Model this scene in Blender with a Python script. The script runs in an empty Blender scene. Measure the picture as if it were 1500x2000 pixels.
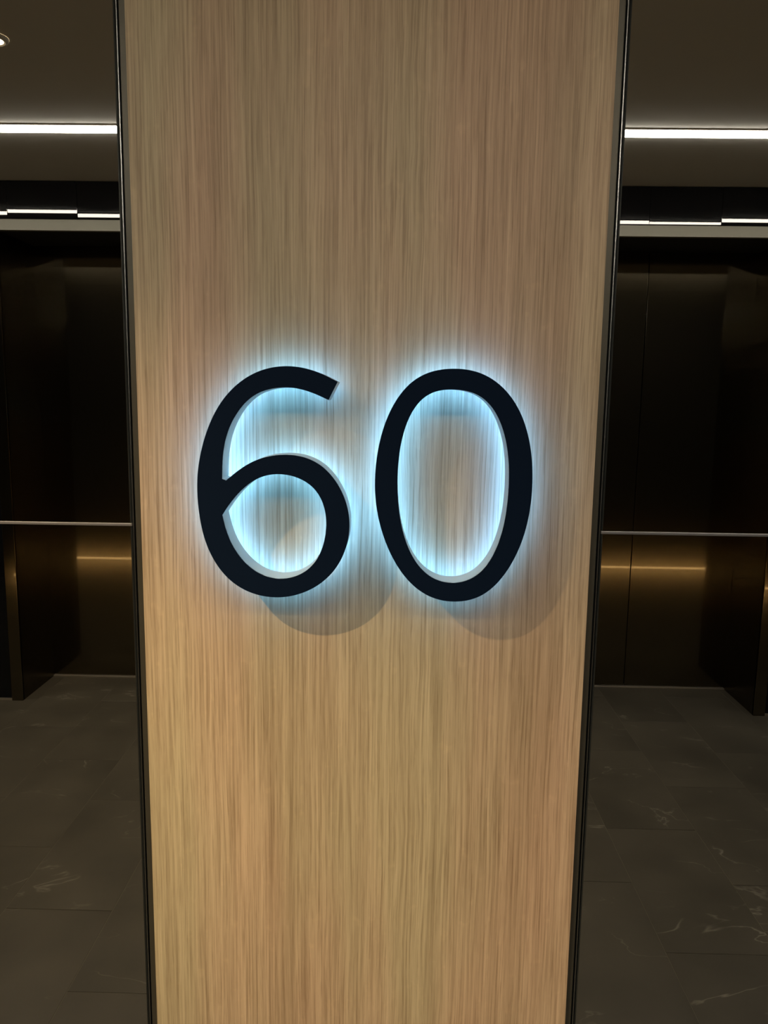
import bpy, bmesh, math, random
from mathutils import Vector, Matrix
random.seed(60)
C = bpy.context.scene.collection
SC = bpy.context.scene

# ------------------------------------------------------------------ camera
cam = bpy.data.objects.new('camera', bpy.data.cameras.new('camera'))
C.objects.link(cam)
Rv = Vector((0.9997120211, 0.0197276329, 0.0136636484))
Uv = Vector((-0.0163994225, 0.1459483894, 0.9891562701))
Fv = Vector((-0.0175195243, 0.9890954899, -0.1462298811))
m = Matrix((Rv, Uv, -Fv)).transposed().to_4x4()
m.translation = Vector((0.043, -1.03, 1.44))
cam.matrix_world = m
cam.data.sensor_fit = 'VERTICAL'
cam.data.sensor_height = 36.0
cam.data.sensor_width = 27.0
cam.data.lens = 1521.42 / 2000 * 36.0
cam.data.clip_start = 0.02
SC.camera = cam

# ------------------------------------------------------------------ world, exposure
w = bpy.data.worlds.new('world'); SC.world = w; w.use_nodes = True
w.node_tree.nodes['Background'].inputs[0].default_value = (0.5, 0.45, 0.38, 1)
w.node_tree.nodes['Background'].inputs[1].default_value = 0.05
SC.view_settings.view_transform = 'Standard'
SC.view_settings.look = 'None'
SC.view_settings.exposure = 0.0
SC.view_settings.gamma = 1.0
SC.view_settings.use_curve_mapping = False

# lamp strengths and the room's main sizes
STRIP_E = 58.0          # ceiling light strip
SPOT_W = 148.0           # warm downlight by the left mirror
HALO_E = 16.0           # back lighting of the digits
BASE_E = 22.0           # skirting light
ZC = 2.330              # ceiling
D = 2.443               # lift wall stands at y = -D
D2 = 2.777              # lift doors at y = -D2
SPOT_A = 124.0
SPOT_B = 0.6

# digit outlines, millimetres (x, z)
SIX_A = [(-32.7, 1457.4), (-51.0, 1466.7), (-69.8, 1472.9), (-88.5, 1474.8), (-99.7, 1474.7), (-114.7, 1472.9), (-129.7, 1468.5), (-144.8, 1460.4), (-160.1, 1448.3), (-173.5, 1433.6), (-185.2, 1414.8), (-195.1, 1392.1), (-202.3, 1367.3), (-206.0, 1344.4), (-207.2, 1325.2), (-206.5, 1303.9), (-204.0, 1282.6), (-199.6, 1261.1), (-192.3, 1241.6), (-180.9, 1222.0), (-167.5, 1207.3), (-152.0, 1196.6), (-134.5, 1189.3), (-116.9, 1186.8), (-101.2, 1186.9), (-83.6, 1189.9), (-66.1, 1197.2), (-50.5, 1207.4), (-36.9, 1221.6), (-27.3, 1236.6), (-20.7, 1254.4), (-17.5, 1272.1), (-17.6, 1289.6), (-21.0, 1307.0), (-27.8, 1324.2), (-38.4, 1340.3), (-50.8, 1353.5), (-66.0, 1361.8), (-81.2, 1366.1), (-96.5, 1367.0), (-111.7, 1366.1), (-127.0, 1362.4), (-142.3, 1355.9), (-155.8, 1347.1), (-171.3, 1334.4)]
SIX_B = [(-176.1, 1336.2), (-175.5, 1352.5), (-173.6, 1371.6), (-170.5, 1386.8), (-164.5, 1401.9), (-156.7, 1417.1), (-145.2, 1431.2), (-131.9, 1441.6), (-116.8, 1446.8), (-99.8, 1449.1), (-82.9, 1448.8), (-64.1, 1444.4), (-43.8, 1435.2)]
SIX_H = [(-176.5, 1290.8), (-168.9, 1302.6), (-158.1, 1316.3), (-146.5, 1327.1), (-134.9, 1335.5), (-121.4, 1341.1), (-108.0, 1342.9), (-92.8, 1341.9), (-77.5, 1337.2), (-64.1, 1328.4), (-54.6, 1316.1), (-48.4, 1300.7), (-46.4, 1283.3), (-47.7, 1265.7), (-52.5, 1248.0), (-60.2, 1233.0), (-71.9, 1221.0), (-87.5, 1213.3), (-105.0, 1210.4), (-122.5, 1213.5), (-140.0, 1222.7), (-153.4, 1236.3), (-164.8, 1253.9), (-172.3, 1271.4), (-176.5, 1290.8)]
ZERO_O = [(111.7, 1474.4), (127.2, 1473.4), (142.6, 1469.0), (158.3, 1461.0), (171.9, 1449.2), (184.3, 1433.7), (194.6, 1414.7), (202.3, 1391.6), (206.8, 1366.6), (208.4, 1342.9), (208.3, 1317.2), (205.4, 1291.4), (199.5, 1267.4), (191.5, 1244.9), (180.3, 1224.3), (167.0, 1206.7), (151.5, 1194.1), (135.6, 1187.6), (117.6, 1185.2), (99.4, 1186.9), (83.4, 1191.8), (65.1, 1203.9), (50.8, 1220.0), (37.5, 1240.1), (27.1, 1264.4), (18.9, 1290.2), (15.2, 1316.2), (14.6, 1339.9), (16.0, 1363.7), (20.2, 1388.9), (27.1, 1410.4), (35.6, 1429.8), (46.9, 1447.1), (60.2, 1459.7), (75.4, 1469.0), (92.6, 1473.5)]
ZERO_I = [(110.5, 1449.4), (124.1, 1448.2), (135.7, 1444.7), (147.5, 1437.4), (158.5, 1425.8), (167.8, 1408.6), (174.4, 1387.5), (178.1, 1366.0), (179.3, 1346.4), (179.3, 1322.7), (177.6, 1298.9), (173.5, 1274.8), (166.3, 1252.5), (157.1, 1234.1), (144.6, 1220.6), (130.9, 1212.2), (115.0, 1209.5), (99.0, 1211.2), (84.8, 1217.5), (70.6, 1230.5), (59.2, 1248.6), (50.9, 1270.7), (45.6, 1294.7), (43.2, 1318.5), (42.5, 1340.3), (43.4, 1362.0), (46.0, 1383.5), (51.5, 1404.9), (59.0, 1422.4), (70.3, 1437.0), (81.7, 1445.3), (97.0, 1449.1)]

# ------------------------------------------------------------------ helpers
def link(o, parent=None):
    C.objects.link(o)
    if parent is not None: o.parent = parent
    return o
def tag(o, label=None, cat=None, group=None, kind=None):
    if label: o['label'] = label
    if cat: o['category'] = cat
    if group: o['group'] = group
    if kind: o['kind'] = kind
    return o
def empty(name, loc, **k):
    o = bpy.data.objects.new(name, None); o.location = loc; o.empty_display_size = 0.1
    C.objects.link(o); return tag(o, **k)
def bm_box(bm, x0, x1, y0, y1, z0, z1):
    vs = [bm.verts.new((x, y, z)) for z in (z0, z1) for y in (y0, y1) for x in (x0, x1)]
    for f in ((0,2,3,1), (4,5,7,6), (0,1,5,4), (2,6,7,3), (0,4,6,2), (1,3,7,5)):
        bm.faces.new([vs[i] for i in f])
def finish(name, bm, mat, parent=None, bevel=0.0, smooth=False, seg=2):
    bmesh.ops.recalc_face_normals(bm, faces=bm.faces)
    if bevel: bmesh.ops.bevel(bm, geom=list(bm.edges), offset=bevel, segments=seg, affect='EDGES', profile=0.6)
    me = bpy.data.meshes.new(name); bm.to_mesh(me); bm.free()
    if smooth:
        for p in me.polygons: p.use_smooth = True
    me.materials.append(mat)
    return me
def box(name, x0, x1, y0, y1, z0, z1, mat, parent=None, bevel=0.0, **k):
    """a box given in world metres; its origin sits at the parent's origin"""
    o0 = parent.location if parent is not None else Vector((0, 0, 0))

    bm = bmesh.new()
    bm_box(bm, x0-o0[0], x1-o0[0], y0-o0[1], y1-o0[1], z0-o0[2], z1-o0[2])
    o = bpy.data.objects.new(name, finish(name, bm, mat, bevel=bevel))
    link(o, parent); return tag(o, **k)
def slab(name, x0, x1, y0, y1, z0, z1, mat, bevel=0.0, **k):
    """top-level box with its origin at its own base centre"""
    c = Vector(((x0+x1)/2, (y0+y1)/2, z0))
    bm = bmesh.new(); bm_box(bm, x0-c.x, x1-c.x, y0-c.y, y1-c.y, 0, z1-z0)
    o = bpy.data.objects.new(name, finish(name, bm, mat, bevel=bevel)); o.location = c
    link(o); return tag(o, **k)

# ------------------------------------------------------------------ materials
def new_mat(name):
    mt = bpy.data.materials.new(name); mt.use_nodes = True
    return mt, mt.node_tree, mt.node_tree.nodes['Principled BSDF']
def plain(name, col, rough=0.5, metal=0.0, spec=0.5, aniso=0.0, noise=0.0, nscale=40.0, stretch=(1,1,1)):
    mt, nt, b = new_mat(name)
    b.inputs['Base Color'].default_value = (*col, 1); b.inputs['Roughness'].default_value = rough
    b.inputs['Metallic'].default_value = metal; b.inputs['Specular IOR Level'].default_value = spec
    if aniso: b.inputs['Anisotropic'].default_value = aniso
    if noise:
        g = nt.nodes.new('ShaderNodeNewGeometry'); mp = nt.nodes.new('ShaderNodeMapping')
        mp.inputs['Scale'].default_value = stretch
        n = nt.nodes.new('ShaderNodeTexNoise'); n.inputs['Scale'].default_value = nscale; n.inputs['Detail'].default_value = 4
        r = nt.nodes.new('ShaderNodeMapRange'); r.inputs[3].default_value = 1-noise; r.inputs[4].default_value = 1+noise
        v = nt.nodes.new('ShaderNodeVectorMath'); v.operation = 'SCALE'; v.inputs[0].default_value = col
        nt.links.new(g.outputs['Position'], mp.inputs[0]); nt.links.new(mp.outputs[0], n.inputs['Vector'])
        nt.links.new(n.outputs['Fac'], r.inputs[0]); nt.links.new(r.outputs[0], v.inputs['Scale'])
        nt.links.new(v.outputs[0], b.inputs['Base Color'])
    return mt
def glow(name, col, e):
    mt, nt, b = new_mat(name)
    b.inputs['Base Color'].default_value = (.8, .8, .8, 1)
    b.inputs['Emission Color'].default_value = (*col, 1); b.inputs['Emission Strength'].default_value = e
    return mt

def oak():
    mt, nt, b = new_mat('oak_veneer')
    N = nt.nodes.new; L = nt.links.new
    tc = N('ShaderNodeTexCoord')
    # a slow wander of the grain lines
    wm = N('ShaderNodeMapping'); wm.inputs['Scale'].default_value = (7, 1, 1.3)
    wn = N('ShaderNodeTexNoise'); wn.inputs['Scale'].default_value = 1.6; wn.inputs['Detail'].default_value = 2
    L(tc.outputs['Object'], wm.inputs[0]); L(wm.outputs[0], wn.inputs['Vector'])
    ws = N('ShaderNodeMath'); ws.operation = 'MULTIPLY_ADD'; ws.inputs[1].default_value = 0.012; ws.inputs[2].default_value = -0.006
    L(wn.outputs['Fac'], ws.inputs[0])
    sx = N('ShaderNodeSeparateXYZ'); L(tc.outputs['Object'], sx.inputs[0])
    # one narrow column of open, wavering grain right of the middle
    w2m = N('ShaderNodeMapping'); w2m.inputs['Scale'].default_value = (16, 1, 6)
    w2 = N('ShaderNodeTexNoise'); w2.inputs['Scale'].default_value = 1.0; w2.inputs['Detail'].default_value = 2
    L(tc.outputs['Object'], w2m.inputs[0]); L(w2m.outputs[0], w2.inputs['Vector'])
    d1 = N('ShaderNodeMath'); d1.operation = 'SUBTRACT'; d1.inputs[1].default_value = 0.062; L(sx.outputs['X'], d1.inputs[0])
    d2 = N('ShaderNodeMath'); d2.operation = 'ABSOLUTE'; L(d1.outputs[0], d2.inputs[0])
    d3 = N('ShaderNodeMapRange'); d3.interpolation_type = 'SMOOTHSTEP'; d3.inputs[1].default_value = 0.004; d3.inputs[2].default_value = 0.045; d3.inputs[3].default_value = 0.013; d3.inputs[4].default_value = 0.0
    L(d2.outputs[0], d3.inputs[0])
    w3 = N('ShaderNodeMath'); w3.operation = 'SUBTRACT'; w3.inputs[1].default_value = .5; L(w2.outputs['Fac'], w3.inputs[0])
    w4 = N('ShaderNodeMath'); w4.operation = 'MULTIPLY_ADD'; L(w3.outputs[0], w4.inputs[0]); L(d3.outputs[0], w4.inputs[1]); L(ws.outputs[0], w4.inputs[2])
    ax = N('ShaderNodeMath'); ax.operation = 'ADD'; L(sx.outputs['X'], ax.inputs[0]); L(w4.outputs[0], ax.inputs[1])
    cx = N('ShaderNodeCombineXYZ'); L(ax.outputs[0], cx.inputs['X']); L(sx.outputs['Z'], cx.inputs['Z'])
    def layer(xs, zs, det, rough=0.6, off=0):
        mp = N('ShaderNodeMapping'); mp.inputs['Scale'].default_value = (xs, 1, zs); mp.inputs['Location'].default_value = (off, off*.3, off)
        n = N('ShaderNodeTexNoise'); n.inputs['Scale'].default_value = 1.0; n.inputs['Detail'].default_value = det; n.inputs['Roughness'].default_value = rough
        L(cx.outputs[0], mp.inputs[0]); L(mp.outputs[0], n.inputs['Vector']); return n.outputs['Fac']
    def ramp(fac, *st):
        r = N('ShaderNodeValToRGB'); e = r.color_ramp.elements
        e[0].position, e[0].color = st[0][0], (*st[0][1], 1); e[1].position, e[1].color = st[1][0], (*st[1][1], 1)
        for p, c in st[2:]:
            q = e.new(p); q.color = (*c, 1)
        L(fac, r.inputs[0]); return r.outputs[0]
    def mix(a, bb, mode, fac):
        x = N('ShaderNodeMix'); x.data_type = 'RGBA'; x.blend_type = mode; x.inputs[0].default_value = fac
        L(a, x.inputs[6]); L(bb, x.inputs[7]); return x.outputs[2]
    broad = ramp(layer(13, .35, 3, .55, 3), (.3, (.435, .308, .182)), (.72, (.535, .386, .235)), (.5, (.485, .348, .210)))
    tint = ramp(layer(7, 1.1, 2, .5, 11), (.36, (1.05, .975, .96)), (.64, (.93, 1.01, .94)))
    c = mix(broad, tint, 'MULTIPLY', 1.0)
    band = ramp(layer(100, .8, 4, .68, 5), (.32, (.84, .82, .795)), (.68, (1.11, 1.12, 1.13)))
    c = mix(c, band, 'MULTIPLY', 1.0)
    fine = ramp(layer(340, 4.5, 4, .7, 7), (.34, (.62, .57, .52)), (.66, (1.25, 1.27, 1.30)), (.48, (.99, .99, .99)))
    c = mix(c, fine, 'MULTIPLY', .8)
    pores = ramp(layer(640, 15, 3, .7, 2), (.28, (.50, .43, .36)), (.46, (1, 1, 1)))
    c = mix(c, pores, 'MULTIPLY', .5)
    # cross fleck, the pale shimmer of quarter cut wood
    fleck = ramp(layer(60, 42, 2, .6, 9), (.62, (1, 1, 1)), (.76, (1.12, 1.11, 1.09)))
    c = mix(c, fleck, 'MULTIPLY', .7)
    
    L(c, b.inputs['Base Color'])
    b.inputs['Roughness'].default_value = 0.52; b.inputs['Specular IOR Level'].default_value = 0.35
    bp = N('ShaderNodeBump'); bp.inputs['Strength'].default_value = 0.10; bp.inputs['Distance'].default_value = 0.0006
    L(layer(420, 3.5, 3, .6, 7), bp.inputs['Height']); L(bp.outputs[0], b.inputs['Normal'])
    return mt

def stone(name='dark_marble_tile'):
    mt, nt, b = new_mat(name)
    N = nt.nodes.new; L = nt.links.new
    g = N('ShaderNodeNewGeometry')
    oi = N('ShaderNodeObjectInfo')
    ofs = N('ShaderNodeVectorMath'); ofs.operation = 'SCALE'; ofs.inputs[0].default_value = (13, 7, 5); L(oi.outputs['Random'], ofs.inputs['Scale'])
    ad = N('ShaderNodeVectorMath'); ad.operation = 'ADD'; L(g.outputs['Position'], ad.inputs[0]); L(ofs.outputs[0], ad.inputs[1])
    cl = N('ShaderNodeTexNoise'); cl.inputs['Scale'].default_value = 3.5; cl.inputs['Detail'].default_value = 6; L(ad.outputs[0], cl.inputs['Vector'])
    r = N('ShaderNodeValToRGB'); r.color_ramp.elements[0].position = .3; r.color_ramp.elements[0].color = (.050, .046, .036, 1)
    r.color_ramp.elements[1].position = .75; r.color_ramp.elements[1].color = (.082, .075, .059, 1); L(cl.outputs['Fac'], r.inputs[0])
    # thin veins along the zero crossings of a warped noise
    vn = N('ShaderNodeTexNoise'); vn.inputs['Scale'].default_value = 1.9; vn.inputs['Detail'].default_value = 5; vn.inputs['Distortion'].default_value = .6
    mp = N('ShaderNodeMapping'); mp.inputs['Rotation'].default_value = (0, 0, .7); mp.inputs['Scale'].default_value = (1, 2.3, 1)
    L(ad.outputs[0], mp.inputs[0]); L(mp.outputs[0], vn.inputs['Vector'])
    s = N('ShaderNodeMath'); s.operation = 'SUBTRACT'; s.inputs[1].default_value = .5; L(vn.outputs['Fac'], s.inputs[0])
    a = N('ShaderNodeMath'); a.operation = 'ABSOLUTE'; L(s.outputs[0], a.inputs[0])
    vr = N('ShaderNodeMapRange'); vr.inputs[1].default_value = 0; vr.inputs[2].default_value = .007; vr.inputs[3].default_value = 1; vr.inputs[4].default_value = 0
    L(a.outputs[0], vr.inputs[0])
    br = N('ShaderNodeTexNoise'); br.inputs['Scale'].default_value = 7; L(ad.outputs[0], br.inputs['Vector'])
    brr = N('ShaderNodeMapRange'); brr.inputs[1].default_value = .5; brr.inputs[2].default_value = .68; L(br.outputs['Fac'], brr.inputs[0])
    ml = N('ShaderNodeMath'); ml.operation = 'MULTIPLY'; L(vr.outputs[0], ml.inputs[0]); L(brr.outputs[0], ml.inputs[1])
    mx = N('ShaderNodeMix'); mx.data_type = 'RGBA'; L(ml.outputs[0], mx.inputs[0]); L(r.outputs[0], mx.inputs[6]); mx.inputs[7].default_value = (.19, .18, .15, 1)
    L(mx.outputs[2], b.inputs['Base Color'])
    b.inputs['Roughness'].default_value = 0.38; b.inputs['Specular IOR Level'].default_value = 0.35
    return mt

def brushed(name, col, rough, coat=0.0):
    mt, nt, b = new_mat(name)
    N = nt.nodes.new; L = nt.links.new
    b.inputs['Metallic'].default_value = 1.0; b.inputs['Roughness'].default_value = rough
    b.inputs['Coat Weight'].default_value = coat; b.inputs['Coat Roughness'].default_value = .035
    g = N('ShaderNodeNewGeometry'); mp = N('ShaderNodeMapping'); mp.inputs['Scale'].default_value = (900, 900, 6)
    n = N('ShaderNodeTexNoise'); n.inputs['Scale'].default_value = 1; n.inputs['Detail'].default_value = 2
    L(g.outputs['Position'], mp.inputs[0]); L(mp.outputs[0], n.inputs['Vector'])
    r = N('ShaderNodeMapRange'); r.inputs[3].default_value = .85; r.inputs[4].default_value = 1.15; L(n.outputs['Fac'], r.inputs[0])
    v = N('ShaderNodeVectorMath'); v.operation = 'SCALE'; v.inputs[0].default_value = col; L(r.outputs[0], v.inputs['Scale'])
    L(v.outputs[0], b.inputs['Base Color'])
    return mt

M = {}
M['oak'] = oak()
M['stone'] = stone()
M['grout'] = plain('light_grout', (.15, .138, .11), .8)
M['ceil'] = plain('painted_ceiling', (.68, .665, .62), .75, noise=.03, nscale=3)
M['mirror'] = plain('smoked_mirror', (.44, .43, .40), .0, metal=1.0)
M['mirror_edge'] = plain('polished_glass_edge', (.10, .105, .095), .22, metal=.8)
M['charcoal'] = plain('charcoal_metal', (.085, .075, .052), .42, metal=.6, noise=.08, nscale=30)
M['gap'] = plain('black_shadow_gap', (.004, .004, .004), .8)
M['fin'] = plain('polished_steel_fin', (.32, .31, .28), .30, metal=1.0)
M['seam'] = plain('satin_steel_seam', (.27, .25, .235), .35, metal=.6)
M['blackglass'] = plain('black_glass', (.004, .0045, .006), .015, spec=.55)
M['lintel'] = plain('satin_champagne_metal', (.31, .30, .245), .5, metal=.25, noise=.05, nscale=8)
M['bronze'] = brushed('brushed_dark_bronze', (.19, .16, .105), .14, coat=1.0)
M['bronze_jamb'] = brushed('brushed_dark_bronze_reveal', (.08, .066, .042), .25)
M['sill'] = plain('aluminium_sill', (.50, .48, .44), .4, metal=.8)
M['wall'] = plain('dark_painted_wall', (.09, .085, .075), .7, noise=.05, nscale=6)
M['wallf'] = plain('dark_polished_cladding', (.040, .037, .031), .4)
M['face'] = plain('matt_black_navy_paint', (.003, .0085, .020), .7, spec=.06)
M['return'] = plain('white_frosted_acrylic', (.50, .61, .68), .45)
M['halo'] = glow('cool_white_led', (.125, .42, 1.0), HALO_E)
M['stud'] = plain('steel_stud', (.5, .5, .5), .4, metal=1)
M['strip'] = glow('white_light_strip', (1.0, .94, .85), STRIP_E)
M['stripbody'] = plain('white_aluminium_channel', (.7, .68, .64), .5)
M['baselight'] = glow('warm_skirting_light', (1.0, .62, .25), BASE_E)
M['whitetrim'] = plain('white_lamp_trim', (.8, .78, .74), .5)
M['reflector'] = plain('satin_reflector', (.8, .78, .74), .25, metal=1)
M['lens'] = glow('warm_lamp_lens', (1.0, .78, .50), 14.0)

# ------------------------------------------------------------------ setting
XW = 3.33
floor = slab('floor', -XW, XW, -D2-.12, .06, -.06, -.0009, M['grout'], kind='structure')
tile_me = {}
def tile(x0, x1, y0, y1):
    w_, l_ = round(x1-x0, 4), round(y1-y0, 4)
    if (w_, l_) not in tile_me:
        bm = bmesh.new(); g = .0006
        bm_box(bm, -w_/2+g, w_/2-g, -l_/2+g, l_/2-g, -.0008, 0)
        tile_me[(w_, l_)] = finish('tile', bm, M['stone'], bevel=.0004, seg=1)
    o = bpy.data.objects.new('tile', tile_me[(w_, l_)])
    o.location = ((x0+x1)/2 - floor.location.x, (y0+y1)/2 - floor.location.y, .0 - floor.location.z + random.uniform(0, .0003))
    link(o, floor)
PX = .302
xs = [.769 + PX*k for k in range(-13, 9)]
for i, xa in enumerate(xs[:-1]):
    xb = xs[i+1]
    ph = (.657 if i % 2 == 0 else .957)
    if xa > .3: ph = (.547 if i % 2 == 0 else .247)
    y = 0.0; cuts = [0.0]
    k = ph % .6
    while k < D + .33:
        if k > .02: cuts.append(k)
        k += .6
    cuts.append(D + .33)
    for a, b_ in zip(cuts[:-1], cuts[1:]):
        tile(xa, xb, -b_, -a)

ceiling = slab('ceiling', -XW, XW, -D2-.12, .06, ZC, ZC+.08, M['ceil'], kind='structure')
wall_front = slab('wall_front', -XW, XW, .022, .06, 0, ZC, M['wallf'], kind='structure')
wall_left = slab('wall_left', -XW-.08, -XW, -D2-.12, .06, 0, ZC, M['wall'], kind='structure')
wall_right = slab('wall_right', XW, XW+.08, -D2-.12, .06, 0, ZC, M['wall'], kind='structure')

# the lift wall: piers beside the door recesses and the header over them
ZL, ZT = 2.128, 2.174
piers = [(-XW, -1.757), (-.653, .653), (1.757, XW)]
wall_back = tag(bpy.data.objects.new('wall_back', None), kind='structure'); link(wall_back); wall_back.location = (0, -D, 0)
def wb(name, *a, **k): return box(name, *a, parent=wall_back, **k)
bm = bmesh.new()
for a, b_ in piers: bm_box(bm, a, b_, -.40, -.012, 0, ZC)
for a, b_ in ((-1.757, -.653), (.653, 1.757)): bm_box(bm, a, b_, -.40, -.012, ZL+.004, ZC)
bm_box(bm, -XW, XW, -.45, -.40, 0, ZC)
wall_back_body = bpy.data.objects.new('core', finish('core', bm, M['wall'])); link(wall_back_body, wall_back)
# black glass cladding on the piers, one sheet per tile width
for a, b_ in piers:
    n = max(1, round((b_-a)/.604)); s_ = (b_-a)/n
    for j in range(n):
        wb('glass_panel', a+j*s_+.001, a+(j+1)*s_-.001, -D-.012, -D+.0, .012, ZL-.003, M['blackglass'], bevel=.0008)
    wb('skirting', a, b_, -D-.012, -D+.003, .0005, .011, M['sill'])
# black glass sheets of the header, each hung a hair out of true
hx = [-3.158, -2.856, -2.554, -2.252, -1.950, -1.648, -1.346, -1.044, -.742, -.440, -.138, .179, .481, .783, 1.085, 1.387, 1.689, 1.991, 2.293, 2.595, 2.897, 3.199]
# tilt (radians) of each sheet, about its lower edge
T = [-.004, -.008, -.003, -.006, -.0136, -.0206, -.0077, -.004, -.009, -.005, -.007, -.003, -.006, -.0023, .0013, -.0119, -.006, -.003, -.009, -.005, -.007]
for j in range(len(hx)-1):
    a, b_ = hx[j], hx[j+1]
    h_ = ZC - .003 - (ZT + .002)
    bm = bmesh.new(); bm_box(bm, -(b_-a)/2+.0008, (b_-a)/2-.0008, -.008, 0, 0, h_)
    o = bpy.data.objects.new('glass_panel', finish('glass_panel', bm, M['blackglass'], bevel=.0006))
    o.location = ((a+b_)/2, .020, ZT+.002); o.rotation_euler = (T[j], 0, 0)
    link(o, wall_back)
lintel = slab('trim_1', -XW, XW, -D-.012, -D+.012, ZL, ZT, M['lintel'], bevel=.001, kind='structure')

def lift_door(name, xc):
    w_ = .503
    r = empty(name, (xc, -D2, 0), kind='structure')
    for s_ in (-1, 1):
        x0, x1 = (xc-w_, xc-.0018) if s_ < 0 else (xc+.0018, xc+w_)
        box('door_leaf', x0, x1, -D2-.035, -D2, .008, ZL-.0005, M['bronze'], r, bevel=.0015)
        xa, xb = (xc-w_-.004, xc-w_) if s_ < 0 else (xc+w_, xc+w_+.004)
        box('reveal', xa, xb, -D2-.03, -D-.0, .0005, ZL, M['bronze_jamb'], r)
        xa, xb = (xc-w_-.052, xc-w_) if s_ < 0 else (xc+w_, xc+w_+.052)
        box('door_frame', xa, xb, -D-.010, -D+.006, .0005, ZL-.0005, M['bronze'], r, bevel=.0012)
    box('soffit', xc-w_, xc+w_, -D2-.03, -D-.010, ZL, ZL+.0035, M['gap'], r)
    box('sill', xc-w_, xc+w_, -D2-.034, -D2+.012, .0003, .006, M['sill'], r, bevel=.0008)
    return r
lift_door('door_1', -1.204)
lift_door('door_2', 1.204)

# ------------------------------------------------------------------ oak clad pier and the mirrors beside it
oak_panel = slab('oak_panel', -.300, .300, -.008, .022, .045, ZC-.001, M['oak'], bevel=.0010,
    label='tall light oak veneer wall panel behind the lit black number', cat='wall panel')
ZS0, ZS1 = 1.2630, 1.2668
for s_, side in ((-1, 'left'), (1, 'right')):
    def X(a, b_): return (a, b_) if s_ > 0 else (-b_, -a)
    for z0, z1, which in ((.045, ZS0, 'lower'), (ZS1, ZC-.001, 'upper')):
        x0, x1 = X(.3172, 1.50)
        r = slab('mirror_panel', x0, x1, .0, .006, z0, z1, M['mirror'],
            label='%s smoked mirror sheet %s of the oak panel, reflecting %s' % (which, side,
              'the floor and lower lift door' if which == 'lower' else 'the ceiling light strip'), cat='mirror', group=None)
        x0, x1 = X(.3150, .3172)
        b2 = bmesh.new(); c = r.location
        # narrow polished bevel along the inner edge
        prof = [(.3172, 0.0), (.3150, .0022), (.3150, .006), (.3172, .006)]
        lo = [b2.verts.new((s_*px-c.x, py-c.y, 0)) for px, py in prof]; hi = [b2.verts.new((s_*px-c.x, py-c.y, z1-z0)) for px, py in prof]
        for i in range(4):
            j = (i+1) % 4; b2.faces.new((lo[i], lo[j], hi[j], hi[i]))
        b2.faces.new(lo); b2.faces.new(hi[::-1])
        link(bpy.data.objects.new('polished_edge', finish('polished_edge', b2, M['mirror_edge'])), r)
    n = 2 if s_ < 0 else 3
    x0, x1 = X(.3145, 1.50)
    slab('trim_%d' % n, x0, x1, -.0015, .006, ZS0, ZS1, M['seam'], bevel=.0006, kind='structure')
    # vertical edge profile: charcoal strip, black gap, bright fin
    e = empty('trim_%d' % (n+2), (s_*.3075, .0, .045), kind='structure')
    x0, x1 = X(.3004, .3090); box('edge_strip', x0, x1, -.0025, .020, .045, ZC-.001, M['charcoal'], e, bevel=.0006)
    x0, x1 = X(.3091, .3117); box('shadow_gap', x0, x1, .006, .020, .045, ZC-.001, M['gap'], e)
    x0, x1 = X(.3118, .3134); box('fin', x0, x1, -.0010, .020, .045, ZC-.001, M['fin'], e, bevel=.0006)
    # beyond the mirror: an end profile and plain cladding
    x0, x1 = X(1.502, 1.516)
    slab('trim_%d' % (n+4), x0, x1, -.002, .021, .045, ZC-.001, M['charcoal'], kind='structure')

# skirting light in a recessed channel at the foot of the wall
sk = empty('skirting_light', (0, 0, 0), label='thin warm light line along the foot of the mirror wall', cat='light')
box('channel', -3.0, 3.0, .004, .0215, .001, .044, M['charcoal'], sk)
box('diffuser', -2.95, 2.95, -.002, .0038, .016, .028, M['baselight'], sk, bevel=.001)

# ------------------------------------------------------------------ the digits
def taubin(P, closed):
    n = len(P)
    for lam in (.5, -.53, .5, -.53, .5, -.53):
        Q = list(P)
        for i in range(n):
            if not closed and i in (0, n-1): continue
            a, b_ = P[(i-1) % n], P[(i+1) % n]
            Q[i] = (P[i][0]+lam*((a[0]+b_[0])/2-P[i][0]), P[i][1]+lam*((a[1]+b_[1])/2-P[i][1]))
        P = Q
    return P
def catmull(P, closed, k=5):
    n = len(P); out = []
    g = (lambda i: P[i % n]) if closed else (lambda i: P[min(max(i, 0), n-1)])
    for i in range(n if closed else n-1):
        a, b_, c, d = g(i-1), g(i), g(i+1), g(i+2)
        for j in range(k):
            t = j/k
            out.append(tuple(.5*(2*b_[q]+(c[q]-a[q])*t+(2*a[q]-5*b_[q]+4*c[q]-d[q])*t*t+(3*b_[q]-a[q]-3*c[q]+d[q])*t**3) for q in (0, 1)))
    if not closed: out.append(P[-1])
    return out
def smooth(P, closed): return catmull(taubin(P, closed), closed)
def inset(P, dist):
    """shift a closed loop inwards (to its left when it runs counter clockwise)"""
    n = len(P); out = []
    A = sum(P[i][0]*P[(i+1) % n][1]-P[(i+1) % n][0]*P[i][1] for i in range(n))
    sg = 1 if A > 0 else -1
    for i in range(n):
        a, b_ = P[i-1], P[(i+1) % n]
        tx, ty = b_[0]-a[0], b_[1]-a[1]; l = math.hypot(tx, ty) or 1
        out.append((P[i][0]-sg*ty/l*dist, P[i][1]+sg*tx/l*dist))
    return out
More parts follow.
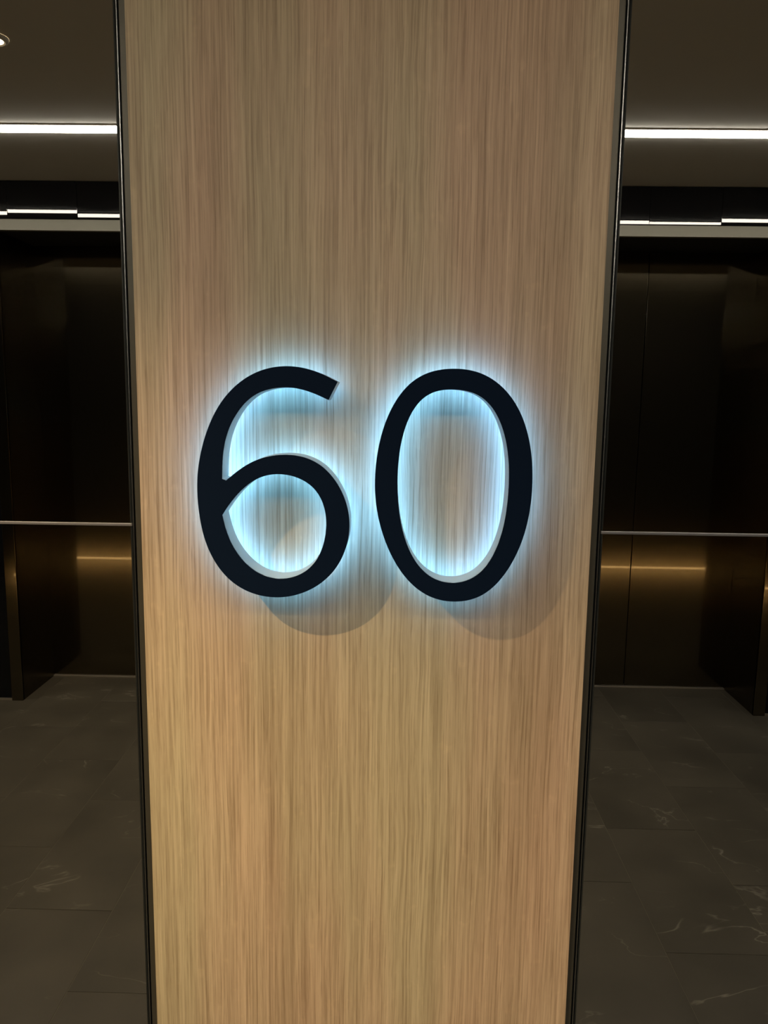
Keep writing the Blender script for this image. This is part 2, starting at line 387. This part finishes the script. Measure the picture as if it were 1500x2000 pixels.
def curve_obj(name, loops, depth, y, origin, mat, parent, bevel=0.0, fill='BOTH'):
    """loops in mm (x, z) -> plate of the given depth whose front is at y"""
    cu = bpy.data.curves.new(name, 'CURVE'); cu.dimensions = '2D'; cu.fill_mode = fill
    cu.extrude = depth/2-bevel; cu.bevel_depth = bevel; cu.bevel_resolution = 1; cu.offset = -bevel
    for P in loops:
        sp = cu.splines.new('POLY'); sp.points.add(len(P)-1); sp.use_cyclic_u = True
        for q, p in zip(sp.points, P): q.co = (p[0]/1000-origin[0], p[1]/1000-origin[2], 0, 1)
    tmp = bpy.data.objects.new('tmp', cu); C.objects.link(tmp)
    dg = bpy.context.evaluated_depsgraph_get()
    me = bpy.data.meshes.new_from_object(tmp.evaluated_get(dg)); bpy.data.objects.remove(tmp)
    me.transform(Matrix.Translation((0, y+depth/2-origin[1], 0)) @ Matrix.Rotation(math.pi/2, 4, 'X'))
    me.name = name; me.materials.clear(); me.materials.append(mat)
    o = bpy.data.objects.new(name, me); link(o, parent); return o
def digit(name, loops, label, studs):
    xs_ = [p[0] for p in loops[0]]; zs_ = [p[1] for p in loops[0]]
    org = ((min(xs_)+max(xs_))/2000, -.034, min(zs_)/1000)
    r = empty(name, org, label=label, cat='number', group=None)
    curve_obj('face', loops, .0030, -.070, org, M['face'], r, bevel=.0004)
    curve_obj('return', loops, .0372, -.0692, org, M['return'], r, fill='NONE')
    hl = [inset(loops[0], 3.0)] + [inset(l, -3.0) for l in loops[1:]]
    curve_obj('backlight', hl, .0020, -.0350, org, M['halo'], r)
    for sx, sz in studs:
        bm = bmesh.new()
        bmesh.ops.create_cone(bm, cap_ends=True, segments=12, radius1=.003, radius2=.003, depth=.0302,
            matrix=Matrix.Translation((sx/1000-org[0], -.0231-org[1], sz/1000-org[2])) @ Matrix.Rotation(math.pi/2, 4, 'X'))
        link(bpy.data.objects.new('stud', finish('stud', bm, M['stud'])), r)
    return r
six_outer = smooth(SIX_A, False) + smooth(SIX_B, False)
six_hole = smooth(SIX_H, False)[:-1]
digit('number_six', [six_outer, six_hole], 'black digit 6 with pale blue halo light, left one of the two digits',
      [(-190, 1270), (-112, 1199), (-32, 1285), (-60, 1458), (-160, 1430)])
digit('number_zero', [smooth(ZERO_O, True), smooth(ZERO_I, True)], 'black digit 0 with pale blue halo light, right one of the two digits',
      [(29, 1330), (194, 1330), (113, 1197), (110, 1462)])

# ------------------------------------------------------------------ ceiling lamps
ls = empty('ceiling_light_strip', (0, -1.754, ZC), label='long white light strip along the ceiling, reflected in the mirrors', cat='light')
box('channel', -3.20, 3.20, -1.789, -1.719, ZC-.0040, ZC-.0002, M['stripbody'], ls)
box('diffuser', -3.19, 3.19, -1.782, -1.726, ZC-.0095, ZC-.0042, M['strip'], ls, bevel=.001)

def ring(bm, r0, z0, r1, z1, n=32):
    a = [bm.verts.new((r0*math.cos(2*math.pi*i/n), r0*math.sin(2*math.pi*i/n), z0)) for i in range(n)]
    b_ = [bm.verts.new((r1*math.cos(2*math.pi*i/n), r1*math.sin(2*math.pi*i/n), z1)) for i in range(n)]
    for i in range(n): bm.faces.new((a[i], a[(i+1) % n], b_[(i+1) % n], b_[i]))
def downlight(x, y, watts, label):
    r = empty('downlight', (x, y, ZC), label=label, cat='light')
    bm = bmesh.new()
    ring(bm, .030, -.0100, .036, -.0070); ring(bm, .036, -.0070, .038, -.0005); ring(bm, .026, -.0080, .030, -.0100)
    link(bpy.data.objects.new('trim_ring', finish('trim_ring', bm, M['ceil'], smooth=True)), r)
    bm = bmesh.new(); bmesh.ops.create_circle(bm, cap_ends=True, segments=32, radius=.0262, matrix=Matrix.Translation((0, 0, -.0075)))
    link(bpy.data.objects.new('lens', finish('lens', bm, M['lens'])), r)
    ld = bpy.data.lights.new('lamp', 'SPOT'); ld.energy = watts; ld.color = (1.0, .74, .42)
    ld.spot_size = math.radians(SPOT_A); ld.spot_blend = SPOT_B; ld.shadow_soft_size = .006
    lo = bpy.data.objects.new('lamp', ld); lo.location = (0, 0, -.020); link(lo, r)
    return r
downlight(-1.006, -1.084, SPOT_W, 'round warm downlight in the ceiling left of the oak panel')
